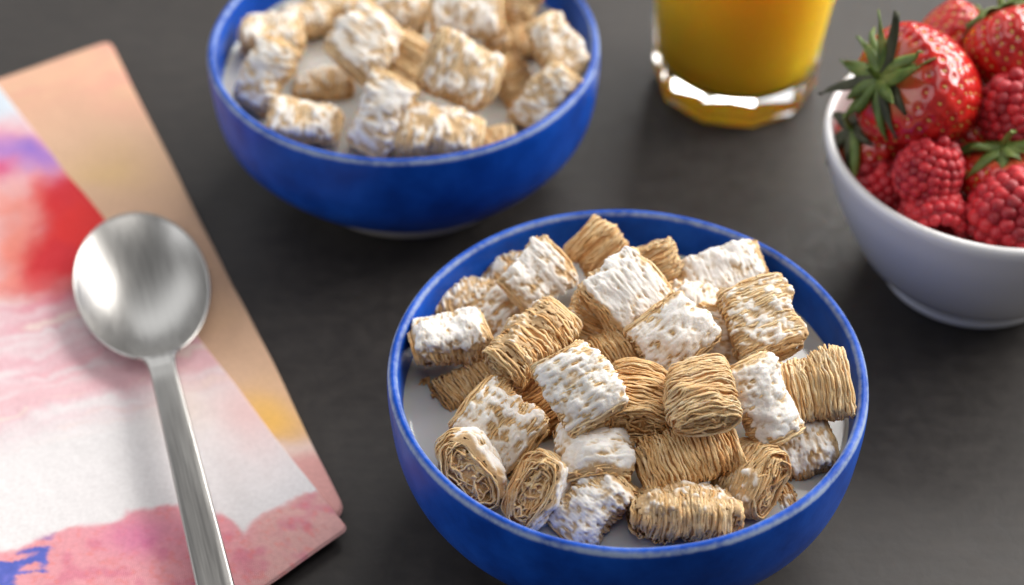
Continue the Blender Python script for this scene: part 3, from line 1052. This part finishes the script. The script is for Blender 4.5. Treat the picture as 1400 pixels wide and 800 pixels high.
_c = _k.ramp(_k.math('ADD', _k.math('MULTIPLY', _k.noise(0.35, 2), 0.6), _k.math('MULTIPLY', _oi.outputs['Random'], 0.5)), [(0.25, (0.26, 0.002, 0.009)), (0.55, (0.47, 0.006, 0.018)), (0.85, (0.62, 0.018, 0.026))])
_bl = _k.ramp(_k.noise(1.6, 4, 0.7), [(0.45, (0, 0, 0)), (0.75, (1, 1, 1))])
_k.l(_k.mix(_k.math('MULTIPLY', _bl, 0.14), _c, (0.74, 0.30, 0.30)), _k.p.inputs['Base Color'])
_k.p.inputs['Subsurface Radius'].default_value = (1.0, 0.2, 0.2)
M_RASP = _k.m


def strawberry(cx, cy, z, Lg, R, a, t, r, label, seed, nsep=10, dry=0.3, lean=1.0, sep_len=0.017):
    rng = np.random.RandomState(seed)
    root = empty('strawberry', at(cx, cy, z) if cx > 5 else (WHITE[0] + cx, WHITE[1] + cy, z), frame(a, t, r))
    tag(root, label, 'strawberry', 'strawberries in the white bowl')
    # X axis: stem (-) to tip (+)
    tt = np.array([0, .02, .07, .16, .30, .48, .66, .82, .93, .985, 1.0])
    rr = np.array([0, .34, .70, .93, 1.0, .95, .80, .56, .32, .13, 0])
    pr = smooth_prof(np.stack([rr, tt], -1), 9)
    nt, na = len(pr), 120
    ph = np.linspace(0, 2 * np.pi, na, endpoint=False)
    lump = 1 + 0.06 * np.cos(2 * ph + 1.0 + seed) + 0.03 * np.cos(3 * ph + seed)
    Rr = pr[:, 0, None] * lump * R
    xx = (pr[:, 1] - 0.45) * Lg
    V = np.stack([np.repeat(xx[:, None], na, 1), Rr * np.cos(ph), Rr * np.sin(ph)], -1)
    V[..., 1:] *= 1 + 0.05 * fbm(V / 0.012, seed, 2)[..., None]
    V = V.reshape(-1, 3)
    # seed pits in staggered rings
    sp = []
    rows = 12
    for i in range(rows):
        q = 0.06 + 0.88 * (i + 0.5) / rows
        rad = float(np.interp(q, tt, rr)) * R
        m = max(4, int(round(2 * math.pi * rad / 0.0052)))
        for k in range(m):
            w = 2 * math.pi * (k + 0.5 * (i % 2) + rng.uniform(-.12, .12)) / m
            lw = 1 + 0.06 * math.cos(2 * w + 1.0 + seed) + 0.03 * math.cos(3 * w + seed)
            sp.append(((q - 0.45) * Lg, rad * lw * math.cos(w), rad * lw * math.sin(w)))
    sp = np.array(sp)
    g = 1 + 0.05 * fbm(sp / 0.012, seed, 2)
    sp[:, 1:] *= g[:, None]
    Nn = V.copy()
    Nn[:, 0] *= (R / (Lg * 0.55)) ** 2
    Nn /= np.maximum(np.linalg.norm(Nn, axis=1, keepdims=True), 1e-9)
    D2 = ((V[:, None] - sp[None]) ** 2).sum(-1).min(1)
    V = V - Nn * (0.0011 * np.exp(-D2 / (0.00125 ** 2)))[:, None]
    F = grid_faces(nt, na, wrap_v=True)
    link('flesh', mesh_from('flesh', V, F), M_STRAW, root)
    # seeds
    su, sv = 5, 6
    tb = np.linspace(0, np.pi, su)
    pb = np.linspace(0, 2 * np.pi, sv, endpoint=False)
    ell = np.stack([np.repeat(np.cos(tb)[:, None], sv, 1) * 0.0010, np.sin(tb)[:, None] * np.cos(pb) * 0.0006,
                    np.sin(tb)[:, None] * np.sin(pb) * 0.0005], -1).reshape(-1, 3)
    fs = grid_faces(su, sv, wrap_v=True)
    nn = sp.copy()
    nn[:, 0] *= (R / (Lg * 0.55)) ** 2
    nn /= np.linalg.norm(nn, axis=1, keepdims=True)
    AV, AF = [], []
    for i, (p, n_) in enumerate(zip(sp, nn)):
        tx = np.array([1.0, 0, 0]) - n_ * n_[0]
        tx /= np.linalg.norm(tx)
        ty = np.cross(n_, tx)
        AV.append(p - n_ * 0.0008 + ell[:, :1] * tx + ell[:, 1:2] * ty + ell[:, 2:] * n_)
        AF.append(fs + i * len(ell))
    o = link('seeds', mesh_from('seeds', np.vstack(AV), np.vstack(AF)), M_SEED, root)
    o['kind'] = 'stuff'
    # leaves of the cap
    x0 = -0.45 * Lg
    for i in range(nsep):
        w = 2 * math.pi * (i + rng.uniform(-.25, .25)) / nsep
        ln, wd = sep_len * rng.uniform(.65, 1.25), 0.0024 * rng.uniform(.7, 1.3)
        up = rng.uniform(-0.1, 1.0) * lean              # how far it bends away from the fruit
        s = np.linspace(0, 1, 10)
        c = np.linspace(-1, 1, 5)
        Sg, Cg = np.meshgrid(s, c, indexing='ij')
        prof = np.sin(np.pi * np.clip(Sg, 0, 1) ** 0.75) ** 0.8 * (1 - 0.35 * Sg) + 0.10 * (1 - Sg)
        prof[-1] = 0.02
        rad = ln * Sg * (1 - 0.10 * Sg)
        axd = -0.0015 + (0.0045 + 0.004 * rng.rand()) * Sg ** 2 - up * ln * 0.75 * Sg ** 1.5 + 0.0012 * np.abs(Cg) * prof
        tang = wd * Cg * prof + ln * 0.30 * rng.uniform(-1, 1) * Sg ** 2
        axd = axd + 0.0016 * vnoise(np.stack([Sg * 2.6, Cg * 0.8, 0 * Sg + i * 3.3], -1), seed + 300) * (0.3 + Sg)
        e1, e2 = np.array([0, math.cos(w), math.sin(w)]), np.array([0, -math.sin(w), math.cos(w)])
        P = np.array([x0, 0, 0]) + axd[..., None] * np.array([1.0, 0, 0]) + rad[..., None] * e1 + tang[..., None] * e2
        o = link('sepal', mesh_from('sepal', P.reshape(-1, 3), grid_faces(10, 5)), M_DRY if rng.rand() < dry else M_SEPAL, root)
        sm = o.modifiers.new('thickness', 'SOLIDIFY')
        sm.thickness = 0.0005
    s = np.linspace(0, 1, 6)
    th = np.linspace(0, 2 * np.pi, 8, endpoint=False)
    C = np.stack([x0 + 0.0005 - 0.010 * s, 0.002 * s ** 2, 0.003 * s ** 2], -1)
    P = C[:, None] + 0.0011 * (1 + 0.6 * (1 - s) ** 3)[:, None, None] * np.stack([0 * th, np.cos(th), np.sin(th)], -1)[None]
    link('stalk', mesh_from('stalk', P.reshape(-1, 3), [grid_faces(6, 8, wrap_v=True), np.array([list(range(40, 48))])]), M_SEPAL, root)
    return root


def ico_mesh():
    import bmesh
    b = bmesh.new()
    bmesh.ops.create_icosphere(b, subdivisions=2, radius=1.0)
    for f in b.faces:
        f.smooth = True
    me = bpy.data.meshes.new('drupelet')
    b.to_mesh(me)
    b.free()
    me.materials.append(M_RASP)
    return me


DRUPE = ico_mesh()


def raspberry(cx, cy, z, Lg, R, a, t, r, label, seed):
    """X axis: open end (-) to tip (+)"""
    rng = np.random.RandomState(seed)
    root = empty('raspberry', at(cx, cy, z) if cx > 5 else (WHITE[0] + cx, WHITE[1] + cy, z), frame(a, t, r))
    tag(root, label, 'raspberry', 'raspberries in the white bowl')
    tt = np.array([0, .10, .30, .5, .7, .86, .96, 1.0])
    rr = np.array([.78, .95, 1.0, .95, .80, .55, .28, 0])
    # fleshy cup with a hollow
    cup = [(0.0, 0.93), (.25, .90), (.52, .80), (.78, .62), (.9, .42), (.93, .2), (.84, .05), (.70, .0), (.58, .06), (.52, .25), (.42, .5), (.2, .66), (0, .68)]
    V, F = lathe([(p[0] * R, (p[1] - .45) * Lg) for p in smooth_prof(cup, 4)], 40)
    V = V[:, [2, 0, 1]]
    link('core', mesh_from('core', V, F), M_RASP, root)
    dr = 0.0021 * R / 0.0115
    rows = max(4, int(round(Lg * 1.15 / (dr * 1.62))))
    for i in range(rows + 1):
        q = (i / rows) ** 0.92
        rad = float(np.interp(q, tt, rr)) * R * 0.90
        m = max(1, int(round(2 * math.pi * rad / (dr * 1.72))))
        if q > 0.985:
            m = 1
        for k in range(m):
            w = 2 * math.pi * (k + 0.5 * (i % 2) + rng.uniform(-.1, .1)) / m
            o = link('drupelet', DRUPE, None, root)
            sc = 1.22 * dr * rng.uniform(.88, 1.12) * (0.9 if q > .9 else 1)
            o.location = ((q - .45) * Lg * 0.95, rad * math.cos(w), rad * math.sin(w))
            o.scale = (sc * 0.95, sc, sc)
            o.rotation_euler = (rng.uniform(0, 6), 0, 0)
    return root


def white_bowl():
    root = empty('fruit_bowl', (WHITE[0], WHITE[1], 0))
    tag(root, 'white porcelain bowl of berries at the right edge', 'bowl')
    P = [(0.0325, 0.0045), (0.0360, 0.0075), (0.0430, 0.0160), (0.0505, 0.0300), (0.0565, 0.0450), (0.0596, 0.0560), (0.0602, 0.0598),
         (0.0597, 0.0616), (0.0584, 0.0622), (0.0570, 0.0614), (0.0560, 0.0585), (0.0535, 0.050), (0.0480, 0.036), (0.0400, 0.022), (0.0300, 0.0125), (0.015, 0.0085), (0, 0.008)]
    V, F = lathe(smooth_prof(P, 6), 160)
    link('bowl_body', mesh_from('bowl_body', V, F), M_WHITE, root)
    fp = [(0.0335, 0.0056), (0.0326, 0.0040), (0.0328, 0.0018), (0.0320, 0.0004), (0.0308, 0.0), (0.0290, 0.0), (0.0278, 0.001), (0.0272, 0.0045), (0.02, 0.0052), (0, 0.0052)]
    V, F = lathe(smooth_prof(fp, 4), 128)
    link('foot_ring', mesh_from('foot_ring', V, F), M_WHITE, root)


white_bowl()
# big strawberry lying with its cap to the left, and the berries round it
strawberry(1262, 126, .0800, .044, .0225, -12, -32, 0, 'largest glossy strawberry, cap of dark and green leaves hanging over the left rim', 1, nsep=18, dry=.35, lean=0.9, sep_len=.0225)
raspberry(1272, 231, .0690, .0205, .0108, 70, 30, 0, 'bright raspberry standing in the middle, just below the largest strawberry', 2)
raspberry(1274, 298, .0550, .0190, .0115, 95, -40, 0, 'raspberry lying against the front rim with its hollow end showing', 3)
raspberry(1390, 148, .0800, .0225, .0125, 98, 25, 0, 'large dusky raspberry at the right edge, level with the largest strawberry', 4)
raspberry(1388, 288, .0620, .0260, .0140, 60, 20, 0, 'dark red raspberry at the lower right by the front rim, below green leaves', 5)
strawberry(1394, 74, .0860, .036, .0180, -72, 10, 0, 'strawberry with a green cap cut by the right edge, at the back of the bowl', 6, nsep=9, dry=.0, lean=0.5, sep_len=.015)
strawberry(1300, 62, .0720, .032, .0150, -150, -5, 0, 'red strawberry behind the largest one, its green cap turned right', 7, nsep=8, dry=.0, lean=0.3, sep_len=.011)
raspberry(1208, 262, .0520, .0200, .0105, 130, 20, 0, 'small shaded raspberry tucked under the left rim', 8)
strawberry(1203, 200, .0555, .032, .0150, -25, -35, 0, 'shaded red strawberry with withered leaves underneath the cap of the largest one', 9, nsep=10, dry=.9, lean=.35, sep_len=.017)
strawberry(1366, 250, .0600, .032, .0145, -82, -42, 0, 'strawberry deep between the raspberries with only bright green leaves showing', 10, nsep=10, dry=.0, lean=.9, sep_len=.014)
strawberry(1338, 192, .0640, .030, .0135, -60, 20, 0, 'dark red strawberry wedged between the largest one and the large raspberry', 12, nsep=7, dry=.2, lean=.3, sep_len=.011)
strawberry(1344, 304, .0470, .024, .0105, 100, -40, 0, 'small strawberry low at the front rim with a green leaf showing', 11, nsep=7, dry=.0, lean=.6, sep_len=.010)
# berries of the same heap that lie deeper or beyond the right edge, so that the heap stands on something
strawberry(.026, .012, .0600, .034, .0165, 200, 10, 0, 'strawberry in the right half of the white bowl, beyond the picture edge', 21, nsep=8, dry=.1, lean=.4, sep_len=.012)
raspberry(.034, -.020, .0580, .0240, .0125, 40, 20, 0, 'raspberry near the right rim of the white bowl, beyond the picture edge', 22)
strawberry(.012, -.008, .0380, .034, .0165, 30, 0, 0, 'strawberry at the bottom of the white bowl, under the dusky raspberries', 23, nsep=7, dry=.1, lean=.3, sep_len=.010)
strawberry(-.022, .006, .0370, .034, .0155, 150, 10, 0, 'strawberry at the bottom of the white bowl, under the largest one', 24, nsep=7, dry=.1, lean=.3, sep_len=.010)
strawberry(.010, .034, .0520, .034, .0150, 10, -10, 0, 'strawberry at the far rim of the white bowl, behind the others', 25, nsep=7, dry=.1, lean=.3, sep_len=.010)
raspberry(.030, .026, .0400, .0240, .0125, 120, 10, 0, 'raspberry low at the far right of the white bowl', 26)
